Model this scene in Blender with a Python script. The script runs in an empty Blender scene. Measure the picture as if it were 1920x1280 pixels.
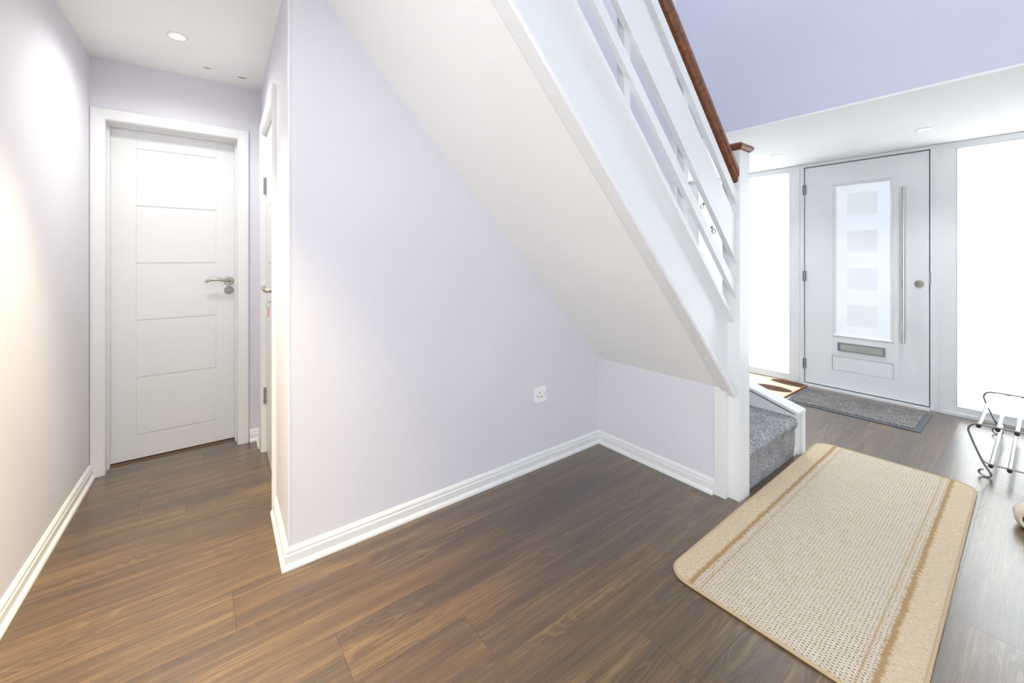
import bpy, bmesh, math, random
from mathutils import Vector, Matrix
random.seed(7)
S = bpy.context.scene
C = S.collection
R = math.radians

# ------------------------------------------------------------------ camera, world, lights, exposure
F = 776.0                                   # focal length for a 1920 px wide frame
cam = bpy.data.cameras.new('camera'); co = bpy.data.objects.new('camera', cam); C.objects.link(co)
cam.sensor_width = 36; cam.lens = F / 1920 * 36
cam.shift_y = -(640 - 484) / 1920            # level camera, lens shifted down
cam.clip_start = .02
co.location = (0, 0, 1.2)
co.rotation_euler = (R(90), 0, R(52.43 - 90))
S.camera = co

w = bpy.data.worlds.new('world'); S.world = w; w.use_nodes = True
wn = w.node_tree
bg = wn.nodes['Background']; bg.inputs[0].default_value = (.86, .93, 1, 1); bg.inputs[1].default_value = 9.5

def area(name, loc, rot, sx, sy, power, col):
    l = bpy.data.lights.new(name, 'AREA'); l.shape = 'RECTANGLE'; l.size = sx; l.size_y = sy
    l.energy = power; l.color = col
    o = bpy.data.objects.new(name, l); C.objects.link(o); o.location = loc; o.rotation_euler = rot
    return o
area('upper_fill', (1.6, .2, 4.75), (0, 0, 0), 2.4, 2.4, 38, (.91, .96, 1))  # soft fill added high in the stairwell, no lamp known there
def spot(name, loc, power, col, size=150, rad=.04, blend=.6):
    l = bpy.data.lights.new(name, 'SPOT'); l.energy = power; l.color = col
    l.spot_size = R(size); l.spot_blend = blend; l.shadow_soft_size = rad
    o = bpy.data.objects.new(name, l); C.objects.link(o); o.location = loc
    return o
spot('corridor_lamp_and_fill', (-.064, 2.66, 2.28), 27, (1, .97, .95), 165, .05, 1)
spot('corridor_lamp_and_fill', (-.064, 2.0, 2.29), 180, (1, .79, .48), 68, .05, 1)  # extra spot without a fitting, added to warm the corridor floor
spot('hall_warm_fill', (.0, 1.3, 2.29), 165, (1, .79, .48), 66, .05, 1)  # unseen spot added to put warm light on the near floor
area('hall_ceiling_fill', (-.28, .75, 2.29), (0, 0, 0), .5, .9, 11, (1, .985, .97))  # unseen soft fill added overhead to lift the corridor walls
area('side_fill', (-.56, -.95, .85), (0, R(-90), 0), 1.4, 1.0, 34, (.93, .97, 1))  # fill added left of the camera; no window stands behind it
spot('porch_lamp', (4.0, .53, 2.07), 26, (.96, .98, 1), 112, .04, 1)
spot('porch_lamp', (4.0, 1.45, 2.07), 18, (.96, .98, 1), 112, .04, 1)

vs = S.view_settings
vs.view_transform = 'Standard'; vs.look = 'None'; vs.gamma = 1; vs.exposure = 0.32; vs.use_curve_mapping = False

# ------------------------------------------------------------------ materials
def lin(c):
    return tuple((x / 255 / 12.92 if x / 255 <= .04045 else ((x / 255 + .055) / 1.055) ** 2.4) for x in c) + (1,)

class NT:
    def __init__(s, name):
        s.m = bpy.data.materials.new(name); s.m.use_nodes = True; s.t = s.m.node_tree
        s.b = s.t.nodes['Principled BSDF']
    def n(s, typ, **kw):
        nd = s.t.nodes.new(typ)
        for k, v in kw.items():
            if k.startswith('i_'):
                key = k[2:]
                nd.inputs[int(key) if key.isdigit() else key.replace('_', ' ')].default_value = v
            else: setattr(nd, k, v)
        return nd
    def l(s, a, b): s.t.links.new(a, b)
    def mathn(s, op, a, b=None, c=None):
        nd = s.n('ShaderNodeMath', operation=op)
        for i, x in enumerate((a, b, c)):
            if x is None: continue
            if isinstance(x, (int, float)): nd.inputs[i].default_value = x
            else: s.l(x, nd.inputs[i])
        return nd.outputs[0]
    def mix(s, f, a, b, blend='MIX'):
        nd = s.n('ShaderNodeMix', data_type='RGBA', blend_type=blend)
        for i, x in ((0, f), (6, a), (7, b)):
            if isinstance(x, (int, float, tuple)): nd.inputs[i].default_value = x
            else: s.l(x, nd.inputs[i])
        return nd.outputs[2]
    def ramp(s, f, stops, interp='LINEAR'):
        nd = s.n('ShaderNodeValToRGB'); cr = nd.color_ramp; cr.interpolation = interp
        while len(cr.elements) < len(stops): cr.elements.new(.5)
        for e, (p, c) in zip(cr.elements, stops): e.position = p; e.color = c
        s.l(f, nd.inputs[0]); return nd.outputs[0]
    def smooth(s, x, a, b):
        nd = s.n('ShaderNodeMapRange', interpolation_type='SMOOTHSTEP')
        s.l(x, nd.inputs[0]); nd.inputs[1].default_value = a; nd.inputs[2].default_value = b
        return nd.outputs[0]
    def bump(s, h, dist, strength=1):
        nd = s.n('ShaderNodeBump'); nd.inputs['Strength'].default_value = strength
        nd.inputs['Distance'].default_value = dist; s.l(h, nd.inputs['Height'])
        s.l(nd.outputs[0], s.b.inputs['Normal'])
    def coord(s, scale=(1, 1, 1), kind='Object'):
        tc = s.n('ShaderNodeTexCoord'); mp = s.n('ShaderNodeMapping'); mp.inputs['Scale'].default_value = scale
        s.l(tc.outputs[kind], mp.inputs[0]); return mp.outputs[0]

def paint(name, col, rough=.6, var=.012, bumpd=.0004, scale=90):
    m = NT(name); c = m.coord()
    nz = m.n('ShaderNodeTexNoise', i_Scale=1.7, i_Detail=3.0); m.l(c, nz.inputs['Vector'])
    col = lin(col); k = 1 - var * 3
    m.l(m.mix(m.smooth(nz.outputs[0], .3, .7), col, tuple(x * k for x in col[:3]) + (1,)), m.b.inputs['Base Color'])
    m.b.inputs['Roughness'].default_value = rough
    if bumpd:
        n2 = m.n('ShaderNodeTexNoise', i_Scale=scale, i_Detail=4.0); m.l(c, n2.inputs['Vector'])
        m.bump(n2.outputs[0], bumpd, .35)
    return m.m
M = {}
M['rear_glass'] = None
M['lavender'] = paint('lavender_paint', (225, 225, 232), .75)
M['blue_lavender'] = paint('blue_lavender_paint', (214, 216, 233), .75)
M['ceiling'] = paint('ceiling_paint', (246, 247, 246), .8)
M['wood_white'] = paint('white_gloss_paint', (233, 235, 235), .32, .006, .00015, 40)
M['upvc'] = paint('white_plastic', (238, 240, 242), .28, .004, .00005, 30)
M['plastic'] = paint('switch_plastic', (246, 246, 246), .3, .002, 0)
M['paving'] = paint('outdoor_paving', (200, 198, 190), .9)

def simple(name, col, rough=.5, metal=0.0, nscale=30, var=.1):
    m = NT(name); c = m.coord(); nz = m.n('ShaderNodeTexNoise', i_Scale=float(nscale), i_Detail=2.0); m.l(c, nz.inputs['Vector'])
    col = lin(col); m.l(m.mix(nz.outputs[0], tuple(x * (1 - var) for x in col[:3]) + (1,), col), m.b.inputs['Base Color'])
    m.b.inputs['Roughness'].default_value = rough; m.b.inputs['Metallic'].default_value = metal
    return m.m
M['chrome'] = simple('brushed_steel', (196, 196, 192), .28, 1)
M['nickel'] = simple('satin_nickel', (178, 174, 162), .33, 1)
M['dull_steel'] = simple('dull_steel', (158, 160, 162), .4, .55)
M['wire'] = simple('grey_metal_wire', (138, 138, 136), .3, .85)
M['tube'] = simple('silver_tube', (176, 176, 174), .35, .6)
M['black'] = simple('black_rubber', (36, 36, 38), .6)
M['dark'] = simple('dark_gap', (58, 50, 44), .8)
M['slate'] = simple('charcoal_rubber', (92, 96, 104), .75)
M['cream'] = simple('cream_ceramic', (226, 212, 190), .4)
M['redbrown'] = simple('red_brown_core', (110, 52, 34), .5)
M['pink'] = simple('pink_plastic', (196, 140, 138), .4)
M['edge_brown'] = simple('tan_binding', (188, 138, 96), .85)
M['rug_edge'] = simple('rug_binding', (208, 184, 148), .9, nscale=300, var=.35)
M['chip'] = simple('bare_plaster', (150, 122, 96), .9)
M['threshold'] = simple('threshold_wood', (122, 98, 80), .5)
M['green_glass'] = simple('greenish_glass', (90, 130, 104), .1)

# laminate ------------------------------------------------------------
def laminate():
    m = NT('oak_laminate')
    tc = m.n('ShaderNodeTexCoord'); oi = m.n('ShaderNodeObjectInfo')
    rnd = oi.outputs['Random']
    off = m.n('ShaderNodeCombineXYZ'); m.l(m.mathn('MULTIPLY', rnd, 37.0), off.inputs[0]); m.l(m.mathn('MULTIPLY', rnd, 91.0), off.inputs[1]); m.l(m.mathn('MULTIPLY', rnd, 13.0), off.inputs[2])
    add = m.n('ShaderNodeVectorMath', operation='ADD'); m.l(tc.outputs['Object'], add.inputs[0]); m.l(off.outputs[0], add.inputs[1])
    def mp(sc):
        q = m.n('ShaderNodeMapping'); q.inputs['Scale'].default_value = sc; m.l(add.outputs[0], q.inputs[0]); return q.outputs[0]
    # cathedral grain: contours of a stretched low-frequency field
    lo = m.n('ShaderNodeTexNoise', i_Scale=1.0, i_Detail=2.5, i_Roughness=.45, i_Distortion=.1); m.l(mp((.9, 7.5, 1)), lo.inputs['Vector'])
    ct = m.mathn('SINE', m.mathn('MULTIPLY', lo.outputs[0], 190.0))
    ct = m.smooth(ct, .1, .95)
    patch = m.n('ShaderNodeTexNoise', i_Scale=1.0, i_Detail=2.0); m.l(mp((1.6, 5, 1)), patch.inputs['Vector'])
    pm = m.smooth(patch.outputs[0], .42, .66)
    ct = m.mathn('MULTIPLY', ct, pm)
    # fine straight fibres
    f1 = m.n('ShaderNodeTexNoise', i_Scale=1.0, i_Detail=5.0, i_Roughness=.68); m.l(mp((3.2, 120, 1)), f1.inputs['Vector'])
    f2 = m.n('ShaderNodeTexNoise', i_Scale=1.0, i_Detail=4.0, i_Roughness=.6); m.l(mp((1.3, 26, 1)), f2.inputs['Vector'])
    f3 = m.n('ShaderNodeTexNoise', i_Scale=1.0, i_Detail=3.0); m.l(mp((.9, 5, 1)), f3.inputs['Vector'])
    pore = m.n('ShaderNodeTexNoise', i_Scale=1.0, i_Detail=3.0, i_Roughness=.7); m.l(mp((9, 300, 1)), pore.inputs['Vector'])
    # knots
    kn = m.n('ShaderNodeTexVoronoi', i_Scale=1.0); m.l(mp((1.3, 4.2, 1)), kn.inputs['Vector'])
    knm = m.smooth(kn.outputs['Distance'], .22, .0)
    base = m.ramp(m.mathn('ADD', m.mathn('MULTIPLY', f1.outputs[0], .45), m.mathn('MULTIPLY', f2.outputs[0], .55)),
                  [(.32, lin((56, 41, 22))), (.5, lin((90, 67, 36))), (.70, lin((132, 103, 62)))])
    base = m.mix(m.mathn('MULTIPLY', m.smooth(f3.outputs[0], .42, .64), .62), base, lin((56, 42, 26)))
    base = m.mix(m.mathn('MULTIPLY', ct, .25), base, lin((150, 120, 72)))
    base = m.mix(m.mathn('MULTIPLY', m.smooth(pore.outputs[0], .50, .66), .62), base, lin((50, 38, 24)))
    base = m.mix(m.mathn('MULTIPLY', knm, .55), base, lin((62, 50, 43)))
    hs = m.n('ShaderNodeHueSaturation'); m.l(base, hs.inputs['Color'])
    m.l(m.mathn('ADD', m.mathn('MULTIPLY', rnd, .22), .90), hs.inputs['Value'])
    hs.inputs['Saturation'].default_value = 1.0
    m.l(hs.outputs[0], m.b.inputs['Base Color'])
    m.l(m.mathn('ADD', m.mathn('MULTIPLY', f1.outputs[0], .16), .30), m.b.inputs['Roughness'])
    m.b.inputs['Specular IOR Level'].default_value = .4; m.b.inputs['Coat Weight'].default_value = 1; m.b.inputs['Coat Roughness'].default_value = .26; m.b.inputs['Coat IOR'].default_value = 1.75
    m.bump(m.mathn('SUBTRACT', m.mathn('MULTIPLY', f1.outputs[0], .6), m.smooth(pore.outputs[0], .55, .75)), .0004, .5)
    return m.m
M['laminate'] = laminate()

def carpet(name, a, b, c, scale=260.0, bd=.004):
    m = NT(name); v = m.coord()
    n1 = m.n('ShaderNodeTexNoise', i_Scale=scale, i_Detail=3.0, i_Roughness=.7); m.l(v, n1.inputs['Vector'])
    n2 = m.n('ShaderNodeTexNoise', i_Scale=9.0, i_Detail=3.0); m.l(v, n2.inputs['Vector'])
    col = m.ramp(n1.outputs[0], [(.36, lin(a)), (.5, lin(b)), (.64, lin(c))])
    col = m.mix(m.mathn('MULTIPLY', m.smooth(n2.outputs[0], .4, .65), .3), col, lin(a))
    m.l(col, m.b.inputs['Base Color']); m.b.inputs['Roughness'].default_value = 1
    m.b.inputs['Specular IOR Level'].default_value = .1
    m.bump(n1.outputs[0], bd, .8)
    return m.m
M['carpet'] = carpet('grey_carpet', (98, 100, 104), (160, 161, 164), (214, 214, 215), 150.0)
M['mat_pile'] = carpet('charcoal_mat_pile', (66, 64, 66), (122, 119, 119), (186, 182, 178), 170.0)

def mahogany():
    m = NT('mahogany'); v = m.coord((1, 1, 1)); nz = m.n('ShaderNodeTexNoise', i_Scale=6.0, i_Detail=5.0, i_Distortion=.4)
    mp = m.n('ShaderNodeMapping'); mp.inputs['Rotation'].default_value = (0, R(45.5), 0); m.l(v, mp.inputs[0])
    m2 = m.n('ShaderNodeMapping'); m2.inputs['Scale'].default_value = (.7, 14, 14); m.l(mp.outputs[0], m2.inputs[0]); m.l(m2.outputs[0], nz.inputs['Vector'])
    m.l(m.ramp(nz.outputs[0], [(.3, lin((84, 48, 28))), (.55, lin((124, 74, 45))), (.75, lin((146, 92, 60)))]), m.b.inputs['Base Color'])
    m.b.inputs['Roughness'].default_value = .3
    return m.m
M['mahogany'] = mahogany()

def frosted(name, col, tr):
    m = NT(name); nt = m.t; out = nt.nodes['Material Output']
    tl = m.n('ShaderNodeBsdfTranslucent'); tl.inputs[0].default_value = col
    df = m.b; df.inputs['Base Color'].default_value = (.85, .86, .86, 1); df.inputs['Roughness'].default_value = .25
    mx = m.n('ShaderNodeMixShader'); mx.inputs[0].default_value = tr
    m.l(df.outputs[0], mx.inputs[1]); m.l(tl.outputs[0], mx.inputs[2]); m.l(mx.outputs[0], out.inputs['Surface'])
    nz = m.n('ShaderNodeTexNoise', i_Scale=160.0); m.l(m.coord(), nz.inputs['Vector']); m.bump(nz.outputs[0], .0005, .2)
    return m.m
M['frost'] = frosted('frosted_glass', (.97, .965, .95, 1), .62)
M['rear_glass'] = frosted('rear_fill_glass', (.9, .94, 1, 1), .14)
M['frost_clear'] = frosted('etched_glass', (.90, .94, 1, 1), .16)
M['etch_old'] = frosted('etched_square', (.92, .94, .96, 1), .15)

def etch_mat():
    m = NT('etched_square'); out = m.t.nodes['Material Output']; tp = m.n('ShaderNodeBsdfTransparent'); mx = m.n('ShaderNodeMixShader'); mx.inputs[0].default_value = .16
    m.b.inputs['Base Color'].default_value = (.85, .86, .86, 1); m.b.inputs['Roughness'].default_value = .5
    nz = m.n('ShaderNodeTexNoise', i_Scale=200.0); m.l(m.coord(), nz.inputs['Vector']); m.bump(nz.outputs[0], .0004, .2)
    m.l(tp.outputs[0], mx.inputs[1]); m.l(m.b.outputs[0], mx.inputs[2]); m.l(mx.outputs[0], out.inputs['Surface']); return m.m
M['etch'] = etch_mat()
def lamp_mat():
    m = NT('lamp_lens'); m.b.inputs['Emission Color'].default_value = (1, .97, .9, 1); m.b.inputs['Emission Strength'].default_value = 6
    return m.m
M['lamp'] = lamp_mat()

def rug_mat(W):
    """coordinates: x along the rug, y across, origin in the middle"""
    m = NT('woven_rug'); tc = m.n('ShaderNodeTexCoord'); sp = m.n('ShaderNodeSeparateXYZ'); m.l(tc.outputs['Object'], sp.inputs[0])
    x, y = sp.outputs[0], sp.outputs[1]
    ay = m.mathn('ABSOLUTE', y)
    jag = m.n('ShaderNodeTexNoise', i_Scale=1.0, i_Detail=3.0, i_Roughness=.8)
    mp = m.n('ShaderNodeMapping'); mp.inputs['Scale'].default_value = (170, 14, 1); m.l(tc.outputs['Object'], mp.inputs[0]); m.l(mp.outputs[0], jag.inputs['Vector'])
    ayj = m.mathn('ADD', ay, m.mathn('MULTIPLY', m.mathn('SUBTRACT', jag.outputs[0], .5), .045))
    half = W / 2
    e1 = half - .088                                   # outer stripe position
    def band(c, hw):
        d = m.mathn('ABSOLUTE', m.mathn('SUBTRACT', ayj, c)); return m.smooth(d, hw, hw * .35)
    s1 = band(e1, .013); s2 = band(e1 - .036, .006)
    inner = m.smooth(ayj, e1 - .004, e1 - .012)
    # basket weave: staggered dark dots
    mot = m.n('ShaderNodeTexNoise', i_Scale=26.0, i_Detail=4.0, i_Roughness=.7); m.l(tc.outputs['Object'], mot.inputs['Vector'])
    def weave(sx, sy):
        yy = m.mathn('MULTIPLY', m.mathn('ADD', y, m.mathn('MULTIPLY', mot.outputs[0], .012)), sy); row = m.mathn('FLOOR', yy)
        hsh = m.mathn('FRACT', m.mathn('MULTIPLY', m.mathn('SINE', m.mathn('MULTIPLY', row, 12.9898)), 43.7585))
        xx = m.mathn('ADD', m.mathn('MULTIPLY', x, sx), m.mathn('ADD', m.mathn('MULTIPLY', row, .5), m.mathn('MULTIPLY', hsh, .2)))
        fx = m.mathn('MULTIPLY', m.mathn('ABSOLUTE', m.mathn('SUBTRACT', m.mathn('FRACT', xx), .5)), 1.5); fy = m.mathn('ABSOLUTE', m.mathn('SUBTRACT', m.mathn('FRACT', yy), .5))
        return m.mathn('SQRT', m.mathn('ADD', m.mathn('MULTIPLY', fx, fx), m.mathn('MULTIPLY', fy, fy)))
    wv = weave(78.0, 92.0)
    dots = m.smooth(m.mathn('ADD', wv, m.mathn('MULTIPLY', m.mathn('SUBTRACT', jag.outputs[0], .5), .25)), .36, .16)                     # dark hollow in the middle of a cell
    fib = m.n('ShaderNodeTexNoise', i_Scale=420.0, i_Detail=3.0, i_Roughness=.7); m.l(tc.outputs['Object'], fib.inputs['Vector'])
    fib2 = m.n('ShaderNodeTexNoise', i_Scale=75.0, i_Detail=2.0, i_Roughness=.7); m.l(tc.outputs['Object'], fib2.inputs['Vector'])
    tweed = m.mix(m.smooth(fib.outputs[0], .35, .65), lin((188, 174, 154)), lin((230, 221, 205)))
    tweed = m.mix(m.mathn('MULTIPLY', m.smooth(mot.outputs[0], .42, .62), .35), tweed, lin((206, 186, 150)))
    tweed = m.mix(m.mathn('MULTIPLY', dots, m.mathn('ADD', .3, m.mathn('MULTIPLY', m.smooth(fib2.outputs[0], .35, .6), .65))), tweed, lin((118, 100, 84)))
    yb = m.n('ShaderNodeTexNoise', i_Scale=1.0, i_Detail=4.0, i_Roughness=.75)
    mp2 = m.n('ShaderNodeMapping'); mp2.inputs['Scale'].default_value = (420, 60, 1); m.l(tc.outputs['Object'], mp2.inputs[0]); m.l(mp2.outputs[0], yb.inputs['Vector'])
    bandc = m.mix(m.smooth(yb.outputs[0], .34, .66), lin((186, 165, 134)), lin((226, 209, 182)))
    col = m.mix(inner, bandc, tweed)
    col = m.mix(m.mathn('MULTIPLY', s1, .85), col, lin((166, 131, 88)))
    col = m.mix(m.mathn('MULTIPLY', s2, .6), col, lin((182, 150, 108)))
    m.l(col, m.b.inputs['Base Color']); m.b.inputs['Roughness'].default_value = 1; m.b.inputs['Specular IOR Level'].default_value = .1
    hgt = m.mathn('SUBTRACT', m.mathn('MULTIPLY', yb.outputs[0], .5), m.mathn('MULTIPLY', dots, inner))
    m.bump(hgt, .003, .7)
    return m.m

def blob_mat():
    m = NT('spotted_mat_pile'); tc = m.n('ShaderNodeTexCoord'); sp = m.n('ShaderNodeSeparateXYZ'); m.l(tc.outputs['Object'], sp.inputs[0])
    nz = m.n('ShaderNodeTexNoise', i_Scale=240.0, i_Detail=3.0); m.l(tc.outputs['Object'], nz.inputs['Vector'])
    col = m.mix(m.smooth(nz.outputs[0], .35, .65), lin((222, 202, 172)), lin((240, 226, 202)))
    # ellipses: centre x, centre y, half x, half y, colour (object coordinates = metres from the mat's corner)
    for cx, cy, rx, ry, c in BLOBS:
        dx = m.mathn('DIVIDE', m.mathn('SUBTRACT', sp.outputs[0], cx), rx); dy = m.mathn('DIVIDE', m.mathn('SUBTRACT', sp.outputs[1], cy), ry)
        d = m.mathn('ADD', m.mathn('MULTIPLY', dx, dx), m.mathn('MULTIPLY', dy, dy))
        d = m.mathn('ADD', d, m.mathn('MULTIPLY', m.mathn('SUBTRACT', nz.outputs[0], .5), .15))
        col = m.mix(m.smooth(d, 1.04, .96), col, lin(c))
    m.l(col, m.b.inputs['Base Color']); m.b.inputs['Roughness'].default_value = 1; m.b.inputs['Specular IOR Level'].default_value = .1
    m.bump(nz.outputs[0], .002, .7)
    return m.m

# ------------------------------------------------------------------ mesh helpers
def link(name, me, mat, parent=None, loc=(0, 0, 0)):
    o = bpy.data.objects.new(name, me); C.objects.link(o); o.location = loc
    if mat and not me.materials: me.materials.append(mat)
    if parent: o.parent = parent
    return o
def obj(name, bm, mat, parent=None, loc=(0, 0, 0), bevel=0, seg=2, smooth=False):
    if bevel:
        bmesh.ops.bevel(bm, geom=[e for e in bm.edges if e.calc_face_angle(0) > .35], offset=bevel, segments=seg, profile=.5, affect='EDGES', clamp_overlap=True)
    bmesh.ops.recalc_face_normals(bm, faces=bm.faces)
    me = bpy.data.meshes.new(name); bm.to_mesh(me); bm.free()
    if smooth:
        for p in me.polygons: p.use_smooth = True
        me.set_sharp_from_angle(angle=R(40))
    return link(name, me, mat, parent, loc)
def bx(bm, x0, x1, y0, y1, z0, z1):
    vs_ = [bm.verts.new(p) for p in ((x0, y0, z0), (x1, y0, z0), (x1, y1, z0), (x0, y1, z0), (x0, y0, z1), (x1, y0, z1), (x1, y1, z1), (x0, y1, z1))]
    for f in ((0, 3, 2, 1), (4, 5, 6, 7), (0, 1, 5, 4), (1, 2, 6, 5), (2, 3, 7, 6), (3, 0, 4, 7)): bm.faces.new([vs_[i] for i in f])
    return bm
def box(name, x0, x1, y0, y1, z0, z1, mat, parent=None, bevel=0, seg=2):
    return obj(name, bx(bmesh.new(), x0, x1, y0, y1, z0, z1), mat, parent, bevel=bevel, seg=seg)
def prism(bm, poly, axis, a, b):
    """poly: 2D points; axis 'y': (x,z) extruded in y; 'z': (x,y); 'x': (y,z)"""
    def P(p, t): return {'y': (p[0], t, p[1]), 'z': (p[0], p[1], t), 'x': (t, p[0], p[1])}[axis]
    A = [bm.verts.new(P(p, a)) for p in poly]; B = [bm.verts.new(P(p, b)) for p in poly]; n = len(poly)
    bm.faces.new(A); bm.faces.new(B[::-1])
    for i in range(n): bm.faces.new((A[i], B[i], B[(i + 1) % n], A[(i + 1) % n]))
    return bm
def tube(bm, pts, r, n=10, closed=False):
    pts = [Vector(p) for p in pts]; rings = []; N = len(pts); prev = None
    for i, p in enumerate(pts):
        a = pts[(i - 1) % N] if (closed or i > 0) else p; b = pts[(i + 1) % N] if (closed or i < N - 1) else p
        t = (b - a).normalized()
        if prev is None:
            ref = Vector((0, 0, 1)) if abs(t.z) < .9 else Vector((1, 0, 0)); u = t.cross(ref).normalized()
        else: u = (prev - t * prev.dot(t)).normalized()
        prev = u; v = t.cross(u)
        rr = r[i] if isinstance(r, (list, tuple)) else r
        rings.append([bm.verts.new(p + (u * math.cos(k * 2 * math.pi / n) + v * math.sin(k * 2 * math.pi / n)) * rr) for k in range(n)])
    for i in range(N if closed else N - 1):
        A, B = rings[i], rings[(i + 1) % N]
        for k in range(n): bm.faces.new((A[k], A[(k + 1) % n], B[(k + 1) % n], B[k]))
    if not closed: bm.faces.new(rings[0][::-1]); bm.faces.new(rings[-1])
    return bm
def lathe(bm, prof, base, axis, n=28):
    """prof: (radius, distance along axis)"""
    ax = Vector(axis).normalized(); u = ax.orthogonal().normalized(); v = ax.cross(u); base = Vector(base); rings = []
    for r, t in prof:
        rings.append([bm.verts.new(base + ax * t + (u * math.cos(k * 2 * math.pi / n) + v * math.sin(k * 2 * math.pi / n)) * max(r, 1e-4)) for k in range(n)])
    for A, B in zip(rings, rings[1:]):
        for k in range(n): bm.faces.new((A[k], A[(k + 1) % n], B[(k + 1) % n], B[k]))
    bm.faces.new(rings[0][::-1]); bm.faces.new(rings[-1])
    return bm
def spline(pts, n=8):
    P = [Vector(p) for p in pts]; P = [P[0] * 2 - P[1]] + P + [P[-1] * 2 - P[-2]]; out = []
    for i in range(1, len(P) - 2):
        for k in range(n):
            t = k / n; a, b, c, d = P[i - 1:i + 3]
            out.append(.5 * ((2 * b) + (c - a) * t + (2 * a - 5 * b + 4 * c - d) * t * t + (3 * b - a - 3 * c + d) * t ** 3))
    out.append(P[-2]); return out
def sweep(prof, path, side):
    """prof (out from wall, z) swept along a wall line with mitres; side=+1 room on the left of the path"""
    bm = bmesh.new(); path = [Vector(p) for p in path]; rings = []
    for i, p in enumerate(path):
        ns = []
        if i > 0: d = (path[i] - path[i - 1]).normalized(); ns.append(Vector((-d.y, d.x)) * side)
        if i < len(path) - 1: d = (path[i + 1] - path[i]).normalized(); ns.append(Vector((-d.y, d.x)) * side)
        if len(ns) == 1: m_ = ns[0]
        else: m_ = ns[0] + ns[1]; m_ = m_ / (m_.dot(ns[0]))
        rings.append([bm.verts.new((p.x + m_.x * o, p.y + m_.y * o, z)) for o, z in prof])
    n = len(prof)
    for A, B in zip(rings, rings[1:]):
        for k in range(n): bm.faces.new((A[k], A[(k + 1) % n], B[(k + 1) % n], B[k]))
    bm.faces.new(rings[0]); bm.faces.new(rings[-1][::-1])
    return bm
def empty(name, loc=(0, 0, 0), rz=0, label=None, cat=None, group=None, kind=None, parent=None):
    o = bpy.data.objects.new(name, None); C.objects.link(o); o.location = loc; o.rotation_euler = (0, 0, rz); o.empty_display_size = .1
    if parent: o.parent = parent
    tag(o, label, cat, group, kind); return o
def tag(o, label=None, cat=None, group=None, kind=None):
    if label: o['label'] = label
    if cat: o['category'] = cat
    if group: o['group'] = group
    if kind: o['kind'] = kind
    return o
def struct(o, label=None, cat=None): return tag(o, label, cat, None, 'structure')

# ------------------------------------------------------------------ dimensions (metres; x = along the understair wall, y = towards the corridor)
YA = 1.806           # understair wall
XB = 2.105           # short return wall at the low end of the stair
XD = 4.62            # front door wall
XV = 3.035           # wall over the porch opening
YE = 3.20            # corridor end wall
CH = 2.31            # corridor ceiling
PH = 2.09            # porch ceiling
def ul(y): return -.45 + .048 * (y - 3.2)       # left wall line
SK = .043
def ur(y): return .2925 + SK * (y - YA)         # corridor right wall line
TOP = 4.9; YR = -1.5

# ------------------------------------------------------------------ floor of planks
floor = struct(box('floor', -.72, 4.62, YR, 3.42, -.06, -.0085, M['dark']), 'floor of dark oak-look laminate planks running towards the front door wall', 'floor')
PW = .198; PL = 1.31
known = {7: 1.08, 8: .11, 6: .36, 5: .72, 0: 2.01, 13: -.21, 15: .048, 4: 3.05, 3: 2.45, 2: 2.9, 9: .75}
cache = {}
def plank(x0, x1, y0, y1):
    key = (round(x1 - x0, 3), round(y1 - y0, 3))
    if key not in cache:
        bm = bmesh.new(); a, b = key[0] / 2 - .0003, key[1] / 2 - .0002; c = .0004
        bot = [bm.verts.new(p) for p in ((-a, -b, -.008), (a, -b, -.008), (a, b, -.008), (-a, b, -.008))]
        mid = [bm.verts.new(p) for p in ((-a, -b, -c), (a, -b, -c), (a, b, -c), (-a, b, -c))]
        top = [bm.verts.new(p) for p in ((-a, -b, 0), (a, -b, 0), (a, b, 0), (-a, b, 0))]
        bm.faces.new(top)
        for A, B in ((bot, mid), (mid, top)):
            for k in range(4): bm.faces.new((A[k], A[(k + 1) % 4], B[(k + 1) % 4], B[k]))
        bmesh.ops.recalc_face_normals(bm, faces=bm.faces)
        me = bpy.data.meshes.new('plank'); bm.to_mesh(me); bm.free(); me.materials.append(M['laminate']); cache[key] = me
    link('plank', cache[key], None, floor, ((x0 + x1) / 2, (y0 + y1) / 2, 0))
for k in range(-8, 17):
    y0 = .01 + PW * k; y1 = y0 + PW; y0 = max(y0, YR); y1 = min(y1, 3.36)
    if y1 - y0 < .02: continue
    if k <= 8: segs = [(-.70, XD)]
    else:
        segs = [(-.58, .40)]
        if k < 13: segs.append((3.10, XD))
    ph = known.get(k, random.uniform(0, PL))
    for a, b in segs:
        cuts = [a] + sorted(c for c in (ph + PL * j for j in range(-6, 7)) if a + .01 < c < b - .01) + [b]
        for p, q in zip(cuts, cuts[1:]): plank(p, q, y0, y1)

# ------------------------------------------------------------------ walls, ceilings
def wall(name, pieces, mat, label, parent=None):
    bm = bmesh.new()
    for p in pieces: bx(bm, *p)
    return struct(obj(name, bm, mat, parent), label, 'wall')
bm = bmesh.new(); prism(bm, [(ul(3.32), 3.32), (ul(YR), YR), (ul(YR) - .1, YR), (ul(3.32) - .1, 3.32)], 'z', 0, CH)
struct(obj('wall_left', bm, M['lavender']), 'pale wall on the left side of the corridor', 'wall')
DL, DR, DT = -.388, .224, 1.966                  # corridor door opening
wall('wall_end', [(-.6, DL - .02, YE, YE + .12, 0, CH), (DR + .02, .42, YE, YE + .12, 0, CH), (DL - .02, DR + .02, YE, YE + .12, DT + .02, CH)], M['lavender'], 'lavender wall above and beside the corridor end door')
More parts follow.
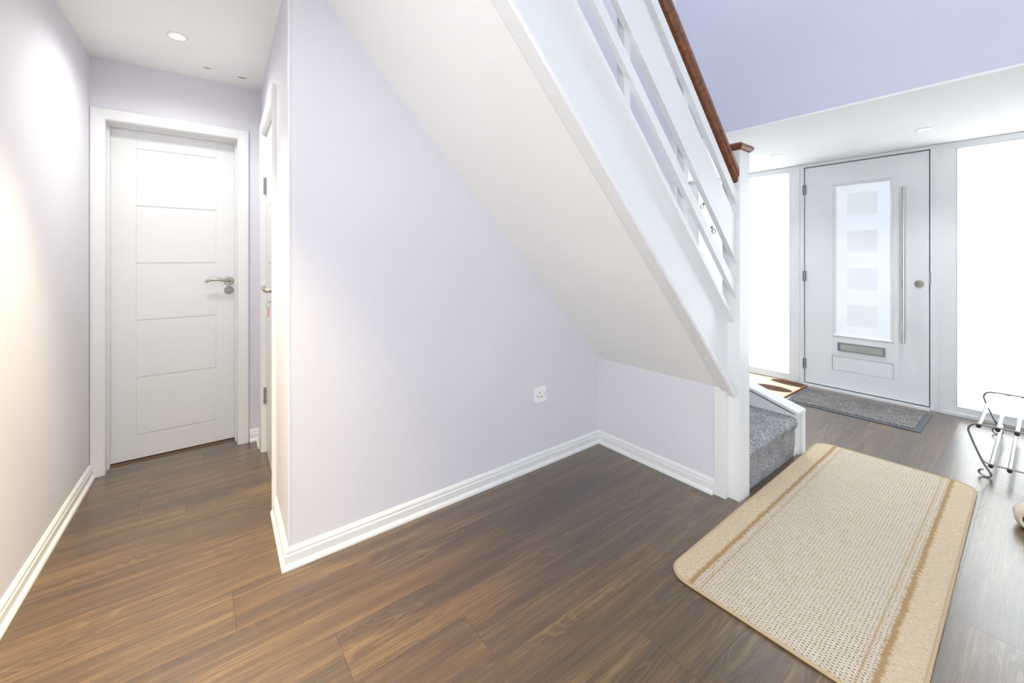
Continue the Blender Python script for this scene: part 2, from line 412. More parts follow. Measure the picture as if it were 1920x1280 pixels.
# corridor right wall (slightly skewed), opening for the cupboard door
CD0, CD1 = .495, 1.165
cr = empty('wall_corridor', (.2925, YA, 0), -math.atan(SK), 'pale corridor wall holding the narrow side door', 'wall', kind='structure')
L_END = 1.40
bm = bmesh.new(); prism(bm, [(0, 0), (.10, .10 * SK), (.10, CD0 - .02), (0, CD0 - .02)], 'z', 0, CH); bx(bm, 0, .10, CD1 + .02, L_END, 0, CH); bx(bm, 0, .10, CD0 - .02, CD1 + .02, DT + .02, CH)
obj('plaster', bm, M['lavender'], cr)
box('corner_bead_highlight', -.0025, .006, -.003, .006, .078, 2.36, M['wood_white'], cr, bevel=.0015)  # white strip whose colour stands in for the highlight along the wall corner
wall('wall_understair', [(.2925 + .1, XV, YA, YA + .09, 0, CH), (.2925, XV, YA, YA + .09, CH, TOP)], M['lavender'], 'large lavender wall under and above the staircase, with a white socket')
wall('wall_return', [(XB, XB + .03, 1.0, YA, 0, .62)], M['lavender'], 'small low lavender wall closing the foot of the understair recess')
wall('wall_over_porch', [(XV, XV + .12, YR, 2.62, PH + .012, TOP)], M['blue_lavender'], 'tall blue-lavender wall above the porch ceiling edge')
wall('wall_porch', [(XV, XD, 2.62, 2.70, 0, PH), (XV, XV + .06, YA + .09, 2.62, 0, PH)], M['lavender'], 'side wall of the porch behind the stair')
wall('wall_front', [(XD + .02, XD + .14, YR, -.62, 0, PH), (XD + .02, XD + .14, YR, 2.7, PH, PH + .3)], M['lavender'], 'front wall around the entrance door and its side windows')
wall('wall_right', [(ul(YR) - .1, .2, YR - .1, YR, 0, TOP), (3.2, XD + .1, YR - .1, YR, 0, TOP), (.2, 3.2, YR - .1, YR, 0, .85), (.2, 3.2, YR - .1, YR, 2.2, TOP)], M['lavender'], 'wall behind the camera with a wide opening added for fill daylight')
wall('wall_landing', [(-.8, -.68, YR, YA + .09, CH + .2, TOP), (-.7, .30, YA, YA + .09, CH + .2, TOP)], M['lavender'], 'upper landing walls')
bm = bmesh.new(); bx(bm, -.75, .36, YR, 3.32, CH, CH + .2)
struct(obj('ceiling', bm, M['ceiling']), 'white ceiling of the corridor', 'ceiling')
struct(box('ceiling_porch', XV, XD + .02, YR, 2.7, PH, PH + .012, M['ceiling']), 'low white ceiling strip over the front door', 'ceiling')
struct(box('ceiling_landing', -.8, XD, YR - .1, 2.7, TOP, TOP + .1, M['ceiling']), 'high ceiling over the stairwell', 'ceiling')
box_out = struct(box('ground_outside', XD + .14, 9, -4, 5, -.2, -.05, M['paving']), 'pale paving outside the front door', 'ground')
# the flight's underside seen from the hall

SKP = [(0, 0), (.026, 0), (.026, .006), (.0235, .013), (.017, .018), (.0145, .0205), (.0145, .049), (.011, .055), (.011, .064), (.0065, .072), (.002, .077), (0, .077)]
struct(obj('baseboard_left', sweep(SKP, [(ul(YR + .01), YR + .01), (ul(YE - .018), YE - .018)], -1), M['wood_white']), 'white skirting board along the left wall', 'skirting')
yk = CD0 - .072
struct(obj('baseboard_understair', sweep(SKP, [(ur(YA + yk), YA + yk), (.2925, YA), (XB, YA), (XB, 1.042)], -1), M['wood_white']), 'white skirting board wrapping the wall corner and the understair recess', 'skirting')
ya2 = YA + CD1 + .072
struct(obj('baseboard_end', sweep(SKP, [(.29, YE), (ur(YE), YE), (ur(ya2), ya2)], -1), M['wood_white']), 'short white skirting board between the two corridor doors', 'skirting')

# ceiling chips and downlights
for i, (x, y, r, lb) in enumerate([(.062, 3.0, .009, 'small dark chip in the corridor ceiling, the one nearer the downlight'), (.235, 3.03, .011, 'small dark chip in the corridor ceiling, beside the right corner')]):
    bm = bmesh.new(); pts = [(r * (1 + .35 * math.sin(k * 2.3 + i)) * 1.7 * math.cos(k * math.pi / 6), r * .7 * (1 + .3 * math.cos(k * 1.7)) * math.sin(k * math.pi / 6)) for k in range(12)]
    prism(bm, pts, 'z', -.0012, .001)
    tag(obj('paint_chip', bm, M['chip'], loc=(x, y, CH)), lb, 'paint chip', 'paint chips in the corridor ceiling')
def downlight(x, y, z, label):
    t = empty('downlight', (x, y, z), 0, label, 'ceiling light', 'recessed downlights')
    bm = bmesh.new(); lathe(bm, [(.030, .003), (.030, -.001), (.034, -.005), (.042, -.0045), (.045, -.001), (.045, .003)], (0, 0, 0), (0, 0, 1), 36)
    bmesh.ops.delete(bm, geom=[f for f in bm.faces if len(f.verts) > 4], context='FACES')
    obj('bezel', bm, M['wood_white'], t, smooth=True)
    bm = bmesh.new(); lathe(bm, [(.005, -.0025), (.02, -.002), (.0305, .001), (.0305, .002)], (0, 0, 0), (0, 0, 1), 32)
    obj('lens', bm, M['lamp'], t, smooth=True)
downlight(-.064, 2.66, CH, 'round recessed downlight in the corridor ceiling')
downlight(4.0, .53, PH, 'recessed downlight in the porch ceiling above the front door')
downlight(4.0, 1.45, PH, 'recessed downlight in the porch ceiling beside the stair newel')

# ------------------------------------------------------------------ panelled doors
def panel_leaf(parent, w, h, wx, ys0, pz, mat):
    """leaf in local coordinates: x 0..w, front face at y=ys0 facing -y; wx=(left,right) stile widths; pz = groove heights"""
    a, b = wx; t = .035; g = .0022
    box('leaf_core', 0, w, ys0 + .005, ys0 + t, 0, h, mat, parent)
    box('stile', 0, a - .0005, ys0, ys0 + .006, 0, h, mat, parent, bevel=.0005)
    box('stile', w - b + .0005, w, ys0, ys0 + .006, 0, h, mat, parent, bevel=.0005)
    zs = [0] + pz + [h]
    for i, (p, q) in enumerate(zip(zs, zs[1:])):
        nm = 'bottom_rail' if i == 0 else ('top_rail' if i == len(zs) - 2 else 'panel')
        fl_ = nm != 'panel'
        box(nm, a - (0 if fl_ else 0), w - b, ys0, ys0 + .006, p + (g if i else 0), q - (g if i < len(zs) - 2 else 0), mat, parent, bevel=.0018)
PZ = [.153, .4925, .832, 1.1715, 1.511, 1.85]
def lever(parent, x, y, z, sgn, mat, length=.125, lock=True):
    """rose on a face at local y (facing -y), lever towards sgn*x"""
    h = empty('door_handle', (x, y, z), 0, parent=parent) if False else None
    bm = bmesh.new(); lathe(bm, [(.027, 0), (.027, -.006), (.024, -.009), (.011, -.0095), (.0105, -.03)], (x, y, z), (0, 1, 0)); obj('handle_rose', bm, mat, parent, smooth=True)
    bm = bmesh.new(); pts = spline([(x, y - .028, z), (x, y - .046, z), (x + sgn * .018, y - .056, z + .003), (x + sgn * .06, y - .056, z + .012), (x + sgn * .1, y - .054, z + .010), (x + sgn * length, y - .052, z - .001)], 6)
    tube(bm, pts, [.0105] * 8 + [.0095] * (len(pts) - 16) + [.0085] * 8, 12); obj('handle_lever', bm, mat, parent, smooth=True)
    if lock:
        bm = bmesh.new(); lathe(bm, [(.026, 0), (.026, -.004), (.023, -.008), (.016, -.008), (.0145, -.005), (.011, -.005), (.010, -.010), (.004, -.011)], (x, y, z - .062), (0, 1, 0)); obj('lock_rose', bm, M['dull_steel'], parent, smooth=True)

# door_1 at the corridor end
d1 = empty('door_1', (DL, YE, 0), 0, 'white five-panel door at the end of the corridor', 'door', kind='structure')
W1 = DR - DL
lf = empty('leaf', (0.002, .105, .012), 0, parent=d1)
panel_leaf(lf, W1 - .004, DT - .014, (.117, .107), 0, [z - .012 for z in PZ], M['wood_white'])
lever(lf, W1 - .042, 0, 1.04, -1, M['nickel'])
def architrave(parent, x0, x1, top, w_, y, legl=None, legr=None, z0=0):
    """mitred architrave around an opening, profile proud of y towards -y"""
    prof = [(0, 0), (0, -.008), (.006, -.013), (.012, -.014), (.046, -.018), (.058, -.018), (.062, -.012), (.062, 0)]
    bm = bmesh.new(); rings = []
    for (cx_, cz_, sx, sz) in ((x0, z0, -1, 0), (x0, top, -1, 1), (x1, top, 1, 1), (x1, z0, 1, 0)):
        rings.append([bm.verts.new((cx_ + sx * o * w_ / .062, y + d, cz_ + sz * o * w_ / .062)) for o, d in prof])
    n = len(prof)
    for A, B in zip(rings, rings[1:]):
        for k in range(n): bm.faces.new((A[k], A[(k + 1) % n], B[(k + 1) % n], B[k]))
    bm.faces.new(rings[0]); bm.faces.new(rings[-1][::-1])
    return obj('architrave', bm, M['wood_white'], parent)
architrave(d1, .0, W1, DT + .002, .062, 0)
bm = bmesh.new(); bx(bm, -.02, 0, .0, .12, 0, DT + .02); bx(bm, W1, W1 + .02, 0, .12, 0, DT + .02); bx(bm, 0, W1, 0, .12, DT, DT + .02)
obj('jamb', bm, M['wood_white'], d1)
bm = bmesh.new(); bx(bm, 0, .008, .06, .103, 0, DT); bx(bm, W1 - .008, W1, .06, .103, 0, DT); bx(bm, 0.008, W1 - .008, .06, .103, DT - .01, DT)
obj('door_stop', bm, M['wood_white'], d1, bevel=.002)
box('threshold', 0, W1, .085, .16, -.002, .004, M['threshold'], d1, bevel=.0015)
box('door_back_sheet', -.05, W1 + .05, .15, .17, 0, 2.0, M['dark'], d1)  # full-height dark sheet behind the leaf, seen only through its gaps

# door_2 in the corridor right wall: its builder frame has x along the wall, the face towards the corridor
fr = empty('door_2', (ur(YA + CD1), YA + CD1, 0), -math.atan(SK) - math.pi / 2, 'narrow white panelled side door with steel hinges in the corridor', 'door', kind='structure')
W2 = CD1 - CD0
lf2 = empty('leaf', (.003, .016, .006), 0, parent=fr)
panel_leaf(lf2, W2 - .006, DT - .009, (.117, .117), 0, [z - .006 for z in PZ], M['wood_white'])
lever(lf2, W2 - .040, 0, 1.035, -1, M['nickel'], .115, False)
architrave(fr, 0, W2, DT + .002, .062, 0)
bm = bmesh.new(); bx(bm, -.02, 0, 0, .1, 0, DT + .02); bx(bm, W2, W2 + .02, 0, .1, 0, DT + .02); bx(bm, 0, W2, 0, .1, DT, DT + .02)
obj('jamb', bm, M['wood_white'], fr)
for z in (.30, 1.60):
    bm = bmesh.new(); 
    for k in range(5): tube(bm, [(.001, .006, z + .02 * k), (.001, .006, z + .02 * k + .0185)], .0062, 12)
    bx(bm, -.014, 0.016, .010, .0165, z, z + .1)
    h = obj('hinge', bm, M['dull_steel'], fr, smooth=True)
# lock escutcheon of door 2
bm = bmesh.new(); lathe(bm, [(.024, 0), (.024, -.004), (.02, -.008), (.008, -.009)], (W2 - .040, 0, .985), (0, 1, 0)); obj('lock_rose', bm, M['nickel'], lf2, smooth=True)
k0 = Matrix.Rotation(-math.atan(SK) - math.pi / 2, 4, 'Z'); kp = Vector((ur(YA + CD1), YA + CD1, 0)) + (k0 @ Vector((W2 - .037, .016 - .009, .985)))
key = empty('key', kp, -math.atan(SK) - math.pi / 2, 'small key with a pink tag hanging in the lock of the narrow side door', 'key')
bm = bmesh.new(); tube(bm, [(0, .0, 0), (0, -.022, 0)], .0022, 8); lathe(bm, [(.009, -.001), (.009, .001)], (0, -.028, 0), (1, 0, 0), 16); obj('key_blade', bm, M['nickel'], key)
bm = bmesh.new(); tube(bm, [(0.0, -.032 + .009 * math.cos(a), -.012 + .012 * math.sin(a)) for a in [i * math.pi / 8 for i in range(16)]], .001, 6, True); obj('key_ring', bm, M['nickel'], key)
bm = bmesh.new(); bx(bm, -.002, .002, -.037, -.027, -.072, -.026); obj('tag', bm, M['pink'], key, bevel=.0015)

# ------------------------------------------------------------------ entrance: front door and side windows
def frame_box(parent, name, y0, y1, z0, z1, x0, x1, bev=.004): return box(name, x0, x1, y0, y1, z0, z1, M['upvc'], parent, bevel=bev)
d3 = empty('door_3', (XD, 1.0, 0), 0, 'white front door with frosted glass, long steel bar handle and letter plate', 'door', kind='structure')
def P3(name, x0, x1, y0, y1, z0, z1, mat=M['upvc'], bev=.0, par=d3): return box(name, x0, x1, y0 - 1.0, y1 - 1.0, z0, z1, mat, par, bevel=bev)
P3('door_frame', -.012, .09, 1.430, 1.500, 0, 2.088, bev=.003); P3('door_frame', -.012, .09, .510, .576, 0, 2.088, bev=.003); P3('door_frame', -.012, .09, .576, 1.430, 2.062, 2.088, bev=.003)
P3('frame_trim', -.020, -.010, 1.462, 1.482, .02, 2.08, bev=.003); P3('frame_trim', -.020, -.010, .530, .550, .02, 2.08, bev=.003)
P3('threshold', -.05, .09, .576, 1.430, .000, .016, bev=.004)
bm = bmesh.new()
for q in ((.575, .65, .012, 2.064), (1.36, 1.432, .012, 2.064), (.65, 1.36, .012, .1), (.65, 1.36, 1.99, 2.064)): bx(bm, .046, .056, q[0] - 1, q[1] - 1, q[2], q[3])
obj('shadow_gap_seal', bm, M['dark'], d3)  # dark gasket strip; its colour stands in for the shadow round the leaf
dl = empty('leaf', (0, 0, 0), parent=d3)
A, B_, gz0, gz1 = .584, 1.424, .519, 1.851
gy0, gy1 = .819, 1.186
def L3(name, *a, **k): return P3(name, *a, par=dl, **k)
L3('stile', 0, .045, gy1 + .028, B_, .026, 2.054, bev=.0025); L3('stile', 0, .045, A, gy0 - .028, .026, 2.054, bev=.0025)
# centre column of the leaf: rails above and below the glass, recessed lower panel
bm = bmesh.new()
for z0, z1 in ((gz1 + .03, 2.054), (.322, gz0 - .03), (.026, .182)): bx(bm, .0003, .045, gy0 - .029 - 1, gy1 + .037 - 1, z0, z1)
obj('rail', bm, M['upvc'], dl)
L3('lower_panel', .014, .04, gy0 - .028, gy1 + .036, .175, .33)
L3('panel_field', .004, .016, gy0 - .016, gy1 + .024, .194, .310, bev=.002)
# glazing cassette
bm = bmesh.new()
def ring(bm, y0, y1, z0, z1, wd, xo, xi):
    o = [bm.verts.new(p) for p in ((xo, y0 - wd, z0 - wd), (xo, y1 + wd, z0 - wd), (xo, y1 + wd, z1 + wd), (xo, y0 - wd, z1 + wd))]
    c = [bm.verts.new(p) for p in ((xo - .009, y0 - wd * .6, z0 - wd * .6), (xo - .009, y1 + wd * .6, z0 - wd * .6), (xo - .009, y1 + wd * .6, z1 + wd * .6), (xo - .009, y0 - wd * .6, z1 + wd * .6))]
    i = [bm.verts.new(p) for p in ((xi, y0, z0), (xi, y1, z0), (xi, y1, z1), (xi, y0, z1))]
    for A_, B2 in ((o, c), (c, i)):
        for k in range(4): bm.faces.new((A_[k], A_[(k + 1) % 4], B2[(k + 1) % 4], B2[k]))
ring(bm, gy0 - 1, gy1 - 1, gz0, gz1, .030, .002, .012); obj('glazing_bead', bm, M['upvc'], dl)
gp = P3('glass_pane', .012, .018, gy0 - .01, gy1 + .01, gz0 - .01, gz1 + .01, M['frost_clear'], par=dl)
for z1 in (1.776, 1.443, 1.110, .786):
    P3('etched_square', .0105, .0125, .898, 1.105, z1 - .185, z1, M['etch'], par=dl)
for zc in (1.85, 1.032, .204):
    bm = bmesh.new(); tube(bm, [(-.012, .426, zc - .05), (-.012, .426, zc + .05)], .008, 12); bx(bm, -.012, .0, .412, .44, zc - .045, zc + .045)
    obj('hinge', bm, M['dull_steel'], d3, smooth=True)
box('strike_plate', -.014, .0, -.428, -.418, 1.0, 1.09, M['dull_steel'], d3, bevel=.002)
# bar handle, 1.27 m
hy = .725 - 1; bm = bmesh.new(); lathe(bm, [(.013, .51), (.016, .513), (.016, 1.777), (.013, 1.78)], (-.062, hy, 0), (0, 0, 1), 20); obj('bar_handle', bm, M['chrome'], dl, smooth=True)
for z in (.66, 1.66):
    bm = bmesh.new(); lathe(bm, [(.011, 0), (.011, .060)], (-.060, hy, z), (1, 0, 0), 16); obj('handle_standoff', bm, M['chrome'], dl, smooth=True)
bm = bmesh.new(); lathe(bm, [(.028, .001), (.028, -.006), (.025, -.010), (.004, -.011)], (0, .641 - 1, .994), (1, 0, 0), 32); lk = obj('lock_rose', bm, M['nickel'], dl, smooth=True)
bm = bmesh.new(); lathe(bm, [(.006, -.008), (.006, -.013)], (0, .641 - 1, 1.0), (1, 0, 0), 16); bx(bm, -.0125, -.009, .638 - 1, .644 - 1, .984, .999); obj('keyhole', bm, M['dull_steel'], dl)
# letter plate
lp0, lp1 = .846 - 1, 1.170 - 1
bm = bmesh.new(); bx(bm, -.012, .004, lp0, lp1, .366, .378); bx(bm, -.012, .004, lp0, lp1, .430, .443); bx(bm, -.012, .004, lp0, lp0 + .016, .378, .430); bx(bm, -.012, .004, lp1 - .016, lp1, .378, .430)
obj('letter_plate', bm, M['dull_steel'], dl, bevel=.0015)
box('letter_flap', -.006, .002, lp0 + .016, lp1 - .016, .378, .430, M['chrome'], dl, bevel=.002)

def sidelight(name, y0, y1, g0, g1, label):
    w_ = empty(name, (XD, y0, 0), 0, label, 'window', kind='structure')
    def Q(nm, x0, x1, a, b, z0, z1, mat=M['upvc'], bev=.004): return box(nm, x0, x1, a - y0, b - y0, z0, z1, mat, w_, bevel=bev)
    z0, z1 = .078, 2.028
    for a, b, c, d in ((y0, g0 - .012, 0, 2.088), (g1 + .012, y1, 0, 2.088)): Q('window_frame', -.01, .09, a, b, c, d)
    Q('window_frame', -.01, .09, g0 - .012, g1 + .012, 0, z0 - .012); Q('window_frame', -.01, .09, g0 - .012, g1 + .012, z1 + .012, 2.088)
    bm = bmesh.new(); ring(bm, g0 - y0, g1 - y0, z0, z1, .014, .0, .022); obj('glazing_bead', bm, M['upvc'], w_)
    Q('window_pane', .022, .03, g0 - .012, g1 + .012, z0 - .012, z1 + .012, M['frost'], 0)
    Q('sill', -.02, .0, y0, y1, 0, .022, bev=.004)
    return w_
sidelight('window_1', 1.500, 2.62, 1.562, 2.46, 'frosted full-height side window left of the front door')
sidelight('window_2', -.62, .510, -.55, .423, 'frosted full-height side window right of the front door')
struct(box('added_window_3', .2, 3.2, YR - .06, YR - .05, .85, 2.2, M['rear_glass']), 'unseen wide window added behind the camera for fill daylight', 'window')  # unseen pane added to pass cool fill daylight into the hall

# two little wire hooks stuck on the left side window
for i, (y, z, lb) in enumerate([(2.425, 1.80, 'wire loop hook on the left side window, the upper of the two'), (2.330, 1.525, 'pair of wire loops on the left side window, below the single loop')]):
    h = empty('wire_hook', (XD + .022, y, z), 0, lb, 'hook', 'wire hooks on the left side window')
    bm = bmesh.new(); lathe(bm, [(.017, 0), (.012, -.005), (.006, -.008), (.005, -.014)], (0, 0, .022), (1, 0, 0), 20); obj('suction_cup', bm, M['green_glass'], h, smooth=True)
    for j in range(1 + i):
        bm = bmesh.new(); tube(bm, [(-.014, .018 * math.cos(a) - .040 * j + .010, .026 * math.sin(a) - .005 - .018 * j) for a in [k * math.pi / 10 for k in range(20)]], .0058, 8, True)
        obj('wire_loop', bm, M['green_glass'] if j == 0 else M['black'], h, smooth=True)
    bm = bmesh.new(); tube(bm, [(-.012, .004, .01), (-.013, -.010, .045)], .005, 8); obj('wire_stem', bm, M['black'], h)

# ------------------------------------------------------------------ staircase
MS = 1.018                                       # rise over run
st = empty('staircase', (2.18, 1.4, 0), 0, 'white staircase with grey carpet, ladder-style balustrade and mahogany handrail', 'staircase')
SO = Vector((2.18, 1.4, 0))
def slab(name, c0, c1, y0, y1, u0, u1, mat, bev=0, seg=2):
    """board parallel to the flight: z = c - MS*x"""
    bm = bmesh.new(); prism(bm, [(u0 - SO.x, c0 - MS * u0), (u1 - SO.x, c0 - MS * u1), (u1 - SO.x, c1 - MS * u1), (u0 - SO.x, c1 - MS * u0)], 'y', y0 - SO.y, y1 - SO.y)
    return obj(name, bm, mat, st, bevel=bev, seg=seg)
def sb(name, x0, x1, y0, y1, z0, z1, mat, bev=0, par=None): 
    return box(name, x0 - SO.x, x1 - SO.x, y0 - SO.y, y1 - SO.y, z0, z1, mat, par or st, bevel=bev)
UT = -.05                                        # flight reaches the landing here
NX0, NX1, NY0, NY1 = 2.13, 2.235, .93, 1.0
slab('soffit', 2.690, 2.712, 1.005, YA, .30, XB + .01, M['ceiling'])
slab('string_board', 2.70, 3.055, .990, 1.012, UT, NX0, M['wood_white'])
bm = bmesh.new()
prof = [(.952, 2.672), (.945, 2.684), (.945, 2.700), (.958, 2.722), (.990, 2.735), (1.012, 2.735), (1.012, 2.684), (1.004, 2.672)]
u0, u1 = UT, NX0 - .012
Aa = [bm.verts.new((u0 - SO.x, y - SO.y, c - MS * u0)) for y, c in prof]; Bb = [bm.verts.new((u1 - SO.x, y - SO.y, c - MS * u1)) for y, c in prof]
bm.faces.new(Aa); bm.faces.new(Bb[::-1])
for k in range(len(prof)): bm.faces.new((Aa[k], Bb[k], Bb[(k + 1) % len(prof)], Aa[(k + 1) % len(prof)]))
obj('string_moulding', bm, M['wood_white'], st)
slab('string_capping', 3.048, 3.078, .957, 1.015, UT, NX0, M['wood_white'], .004)
slab('wall_string', 2.75, 3.10, YA - .018, YA - .001, UT, NX0, M['wood_white'], .003)
for c0, c1 in ((3.170, 3.232), (3.345, 3.556), (3.636, 3.700)):
    slab('rail', c0, c1, .945, .969, UT, NX0, M['wood_white'], .002)
# handrail: moulded section
bm = bmesh.new(); prof = [(.945, 3.742), (.938, 3.752), (.938, 3.768), (.932, 3.778), (.932, 3.806), (.938, 3.818), (.950, 3.824), (.970, 3.824), (.982, 3.818), (.988, 3.806), (.988, 3.778), (.982, 3.768), (.982, 3.752), (.976, 3.742)]
u1 = NX0 + .0
Aa = [bm.verts.new((u0 - SO.x, y - SO.y, c - MS * u0)) for y, c in prof]; Bb = [bm.verts.new((u1 - SO.x, y - SO.y, c - MS * u1)) for y, c in prof]
bm.faces.new(Aa); bm.faces.new(Bb[::-1])
for k in range(len(prof)): bm.faces.new((Aa[k], Bb[k], Bb[(k + 1) % len(prof)], Aa[(k + 1) % len(prof)]))
obj('handrail', bm, M['mahogany'], st, smooth=True)
for k in range(6):
    u = 2.095 - .4115 * k
    bm = bmesh.new(); a, b = u - SO.x, u + .035 - SO.x
    prism(bm, [(a, 3.07 - MS * u), (b, 3.07 - MS * (u + .035)), (b, 3.748 - MS * (u + .035)), (a, 3.748 - MS * u)], 'y', .967 - SO.y, 1.0 - SO.y)
    obj('baluster', bm, M['wood_white'], st, bevel=.0015)
nw = sb('newel_post', NX0, NX1, NY0, NY1, 0, 1.735, M['wood_white'], .003)
bm = bmesh.new()
cx_, cy_ = (NX0 + NX1) / 2 - SO.x, (NY0 + NY1) / 2 - SO.y; hx, hy_ = (NX1 - NX0) / 2, (NY1 - NY0) / 2
rings = []
for e, z in ((-.002, 1.733), (.008, 1.740), (.016, 1.748), (.016, 1.760), (.010, 1.768), (-.01, 1.775)):
    rings.append([bm.verts.new((cx_ + sx * (hx + e), cy_ + sy * (hy_ + e), z)) for sx, sy in ((-1, -1), (1, -1), (1, 1), (-1, 1))])
bm.faces.new(rings[0]); bm.faces.new(rings[-1])
for P_, Q_ in zip(rings, rings[1:]):
    for k in range(4): bm.faces.new((P_[k], P_[(k + 1) % 4], Q_[(k + 1) % 4], Q_[k]))
obj('newel_cap', bm, M['mahogany'], nw)
sb('foot_board', XB - .006, XB + .034, .985, 1.042, 0, .548, M['wood_white'], .002)
# carpeted steps: first step
def step(name, poly_u0, poly_u1, y_front, z0, z1, y_back=YA - .02):
    r = .022; pts = [(y_front + .022, z0)]
    pts += [(y_front + .012, z0 + (z1 - z0) * .35), (y_front + .012, z1 - .075), (y_front + .006, z1 - .06)]
    for k in range(9):
        a = math.pi - .3 - k * (math.pi / 2 - .3) / 8 if False else math.pi - k * math.pi / 2 / 8
        pts.append((y_front + .032 + .034 * math.cos(a), z1 - .034 + .034 * math.sin(a)))
    pts += [(y_back, z1), (y_back, z0)]
    bm = bmesh.new(); prism(bm, [(y - SO.y, z) for y, z in pts], 'x', poly_u0 - SO.x, poly_u1 - SO.x)
    return obj(name, bm, M['carpet'], st, smooth=True)
S0, S1 = NX1 + .0, 2.885
tag(step('carpeted_step', S0, S1, .928, 0, .238), 'first step wrapped in grey carpet')
sb('riser_board', NX1, 2.885, .960, .985, 0, .20, M['wood_white'])
# winders and straight treads
def tri_step(poly, z0, z1):
    bm = bmesh.new(); prism(bm, [(x - SO.x, y - SO.y) for x, y in poly], 'z', z0, z1); obj('winder_step', bm, M['carpet'], st, bevel=.012)
tri_step([(2.24, 1.03), (2.885, 1.34), (2.885, 1.78), (2.24, 1.78)], .238, .46)
tri_step([(2.20, 1.03), (2.60, 1.78), (2.12, 1.78), (2.12, 1.03)], .46, .69)
rise = .2215; go = rise / MS
for k in range(9):
    x1 = 2.12 - go * k; z1 = .69 + rise * (k + 1)
    bm = bmesh.new(); prism(bm, [(x1 - SO.x, z1 - rise + .001), (x1 - SO.x, z1 - .04), (x1 + .02 - SO.x, z1 - .035), (x1 + .025 - SO.x, z1 - .01), (x1 + .012 - SO.x, z1), (x1 - go - SO.x, z1), (x1 - go - SO.x, z1 - .03), (x1 - .03 - SO.x, z1 - .03), (x1 - .03 - SO.x, z1 - rise + .001)], 'y', 1.014 - SO.y, YA - .02 - SO.y)
    obj('carpeted_step', bm, M['carpet'], st)
# outer string of the lower steps
def ostring(name, x0, x1, zo0, zo1, ystart, zb, mat=M['wood_white'], bev=.003):
    sl = .315; y1 = YA
    bm = bmesh.new(); prism(bm, [(ystart - SO.y, zb), (ystart - SO.y, zo1 if zb == 0 else zo1), (y1 - SO.y, zo1 + sl * (y1 - ystart)), (y1 - SO.y, (zo0 + sl * (y1 - ystart)) if zb else 0)], 'x', x0 - SO.x, x1 - SO.x)
    return obj(name, bm, mat, st, bevel=bev)
ostring('outer_string', 2.885, 2.925, 0, .250, .945, 0)
ostring('outer_string', 2.925, 2.945, 0, .256, .935, 0)
ostring('outer_string', 2.950, 2.990, 0, .262, .920, 0)
ostring('string_capping', 2.876, 2.992, .255, .272, .918, .255)

# ------------------------------------------------------------------ socket
so = empty('wall_socket', (1.593, YA, .412), 0, 'white single switched power socket on the understair wall', 'socket')
box('faceplate', -.043, .043, -.009, 0, -.043, .043, M['plastic'], so, bevel=.003)
box('rocker_switch', .012, .028, -.0125, -.008, .014, .036, M['plastic'], so, bevel=.0015)
for x, z, a, b in ((-.006, .012, .0026, .0055), (-.017, -.012, .0045, .0022), (.006, -.012, .0045, .0022)):
    box('pin_slot', x - a, x + a, -.0094, -.006, z - b, z + b, M['dark'], so)
for x in (-.033, .033):
    bm = bmesh.new(); lathe(bm, [(.0034, .0), (.0034, -.0012), (.001, -.0014)], (x, -.009, -.001), (0, 1, 0), 14); obj('screw', bm, M['dull_steel'], so)

# ------------------------------------------------------------------ rug
def rrect(cx, cy, hx, hy, r, n=8):
    out = []
    for sx, sy, a0 in ((1, 1, 0), (-1, 1, 90), (-1, -1, 180), (1, -1, 270)):
        for k in range(n + 1):
            a = R(a0 + 90 * k / n); out.append((cx + sx * (hx - r) + r * math.cos(a), cy + sy * (hy - r) + r * math.sin(a)))
    return out
RL, RW = 1.79, .685
rug = empty('hall_rug', (2.336, .563, 0), R(.7), 'beige woven runner rug with brown striped edges beside the stair newel', 'rug')
M['rug'] = rug_mat(RW)
bm = bmesh.new(); prism(bm, rrect(0, 0, RL / 2, RW / 2, .075), 'z', 0, .009); obj('pile', bm, M['rug'], rug)
bm = bmesh.new(); tube(bm, [(x, y, .006) for x, y in rrect(0, 0, RL / 2, RW / 2, .075)], .006, 8, True); obj('binding', bm, M['rug_edge'], rug, smooth=True)

# ------------------------------------------------------------------ door mat
dm = empty('door_mat', (4.215, .953, 0), R(.2), 'charcoal grey ribbed door mat with rubber border at the front door', 'door mat')
bm = bmesh.new(); prism(bm, rrect(0, 0, .262, .408, .008, 3), 'z', 0, .005); obj('rubber_border', bm, M['slate'], dm)
bm = bmesh.new(); prism(bm, rrect(0.008, 0.0, .232, .372, .004, 2), 'z', .004, .010); obj('pile', bm, M['mat_pile'], dm)

BR1, BR2 = (104, 78, 62), (196, 180, 158)
BLOBS = [(.655, .095, .085, .20, BR1), (.365, .17, .085, .15, BR1), (.62, .62, .10, .13, BR2), (.50, .42, .10, .16, (246, 240, 228)), (.25, .45, .10, .12, (214, 190, 150)), (.28, .75, .08, .12, BR1)]
M['blob'] = blob_mat()
sm = empty('spotted_mat', (3.865, 1.385, 0), 0, 'cream mat with brown oval spots and tan edging under the left side window', 'door mat')
bm = bmesh.new(); prism(bm, rrect(.365, .55, .355, .54, .03, 5), 'z', 0, .007); obj('pile', bm, M['blob'], sm)
bm = bmesh.new(); tube(bm, [(x, y, .0055) for x, y in rrect(.365, .55, .357, .542, .03, 5)], .0055, 8, True); obj('binding', bm, M['edge_brown'], sm, smooth=True)

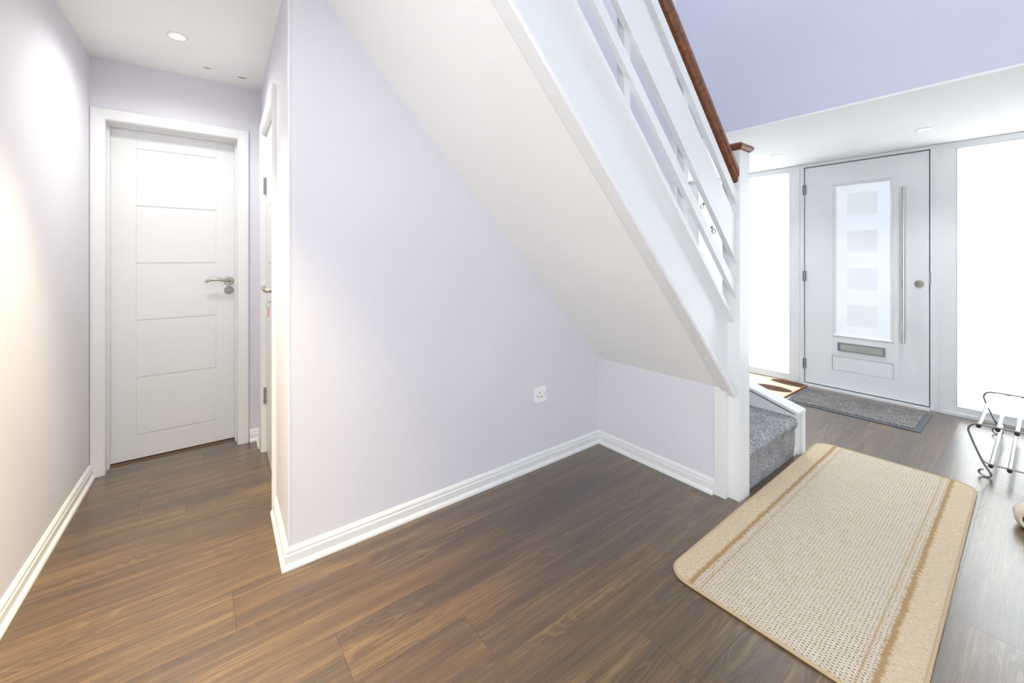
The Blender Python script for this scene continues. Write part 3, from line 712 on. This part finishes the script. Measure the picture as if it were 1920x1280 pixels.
# ------------------------------------------------------------------ shoe rack
sr = empty('shoe_rack', (3.89, .08, 0), 0, 'low two-tier metal shoe rack with silver tubes and curled wire feet', 'shoe rack')
XR0, XR1 = 3.447 - 3.89, 4.34 - 3.89; WR = .0048
left = [(.10, .283), (.20, .283), (.246, .281), (.268, .270), (.280, .245), (.274, .215), (.256, .160), (.238, .110), (.222, .070), (.203, .036), (.196, .018), (.203, .006), (.220, .0048), (.236, .012), (.240, .026), (.232, .037), (.222, .037)]
for X in (XR0, XR1):
    f_ = empty('side_frame', (X, 0, 0), parent=sr)
    half = [(y - .08, z) for y, z in left]
    pts = spline([(0, y, z) for y, z in [(-y_, z_) for y_, z_ in half[::-1]] + [(0, .283)] + half], 5)
    bm = bmesh.new(); tube(bm, pts, WR, 8); obj('wire', bm, M['wire'], f_, smooth=True)
    lo = [(.238, .112), (.226, .088), (.208, .078), (.18, .076)]
    lo = [(y - .08, z) for y, z in lo]
    bm = bmesh.new(); tube(bm, spline([(0, y, z) for y, z in [(-y_, z_) for y_, z_ in lo] + lo[::-1]], 5), WR * .9, 8); obj('lower_wire', bm, M['wire'], f_, smooth=True)
for ys, z in (([.241, .172, .106, .04, -.026, -.09], .272), ([.197, .131, .065, -.001, -.06], .067)):
    for y in ys:
        bm = bmesh.new(); tube(bm, [(XR0 + .004, y - .08, z), (XR1 - .004, y - .08, z)], .0088, 12); t = obj('tube', bm, M['tube'], sr, smooth=True)
        for X, s in ((XR0, -1), (XR1, 1)):
            bm = bmesh.new(); lathe(bm, [(.0098, s * -.008), (.0102, s * .002), (.0098, s * .008), (.006, s * .0105)], (X, y - .08, z), (1, 0, 0), 14); obj('end_cap', bm, M['black'], t, smooth=True)

# ------------------------------------------------------------------ cream roll at the right frame edge
ro = empty('tape_roll', (2.935, .052, .0), R(-84), 'cream rounded roll with a red-brown core on the floor at the right edge', 'roll')
bm = bmesh.new(); lathe(bm, [(.026, -.03), (.036, -.034), (.043, -.028), (.048, -.016), (.048, .05), (.026, .05)], (0, 0, .048), (0, 1, 0), 32)
bmesh.ops.delete(bm, geom=[f for f in bm.faces if len(f.verts) > 4], context='FACES'); obj('outer_layer', bm, M['cream'], ro, smooth=True)
bm = bmesh.new(); lathe(bm, [(.0, -.022), (.0265, -.024), (.0265, .05), (.0, .05)], (0, 0, .048), (0, 1, 0), 28); obj('core', bm, M['redbrown'], ro, smooth=True)
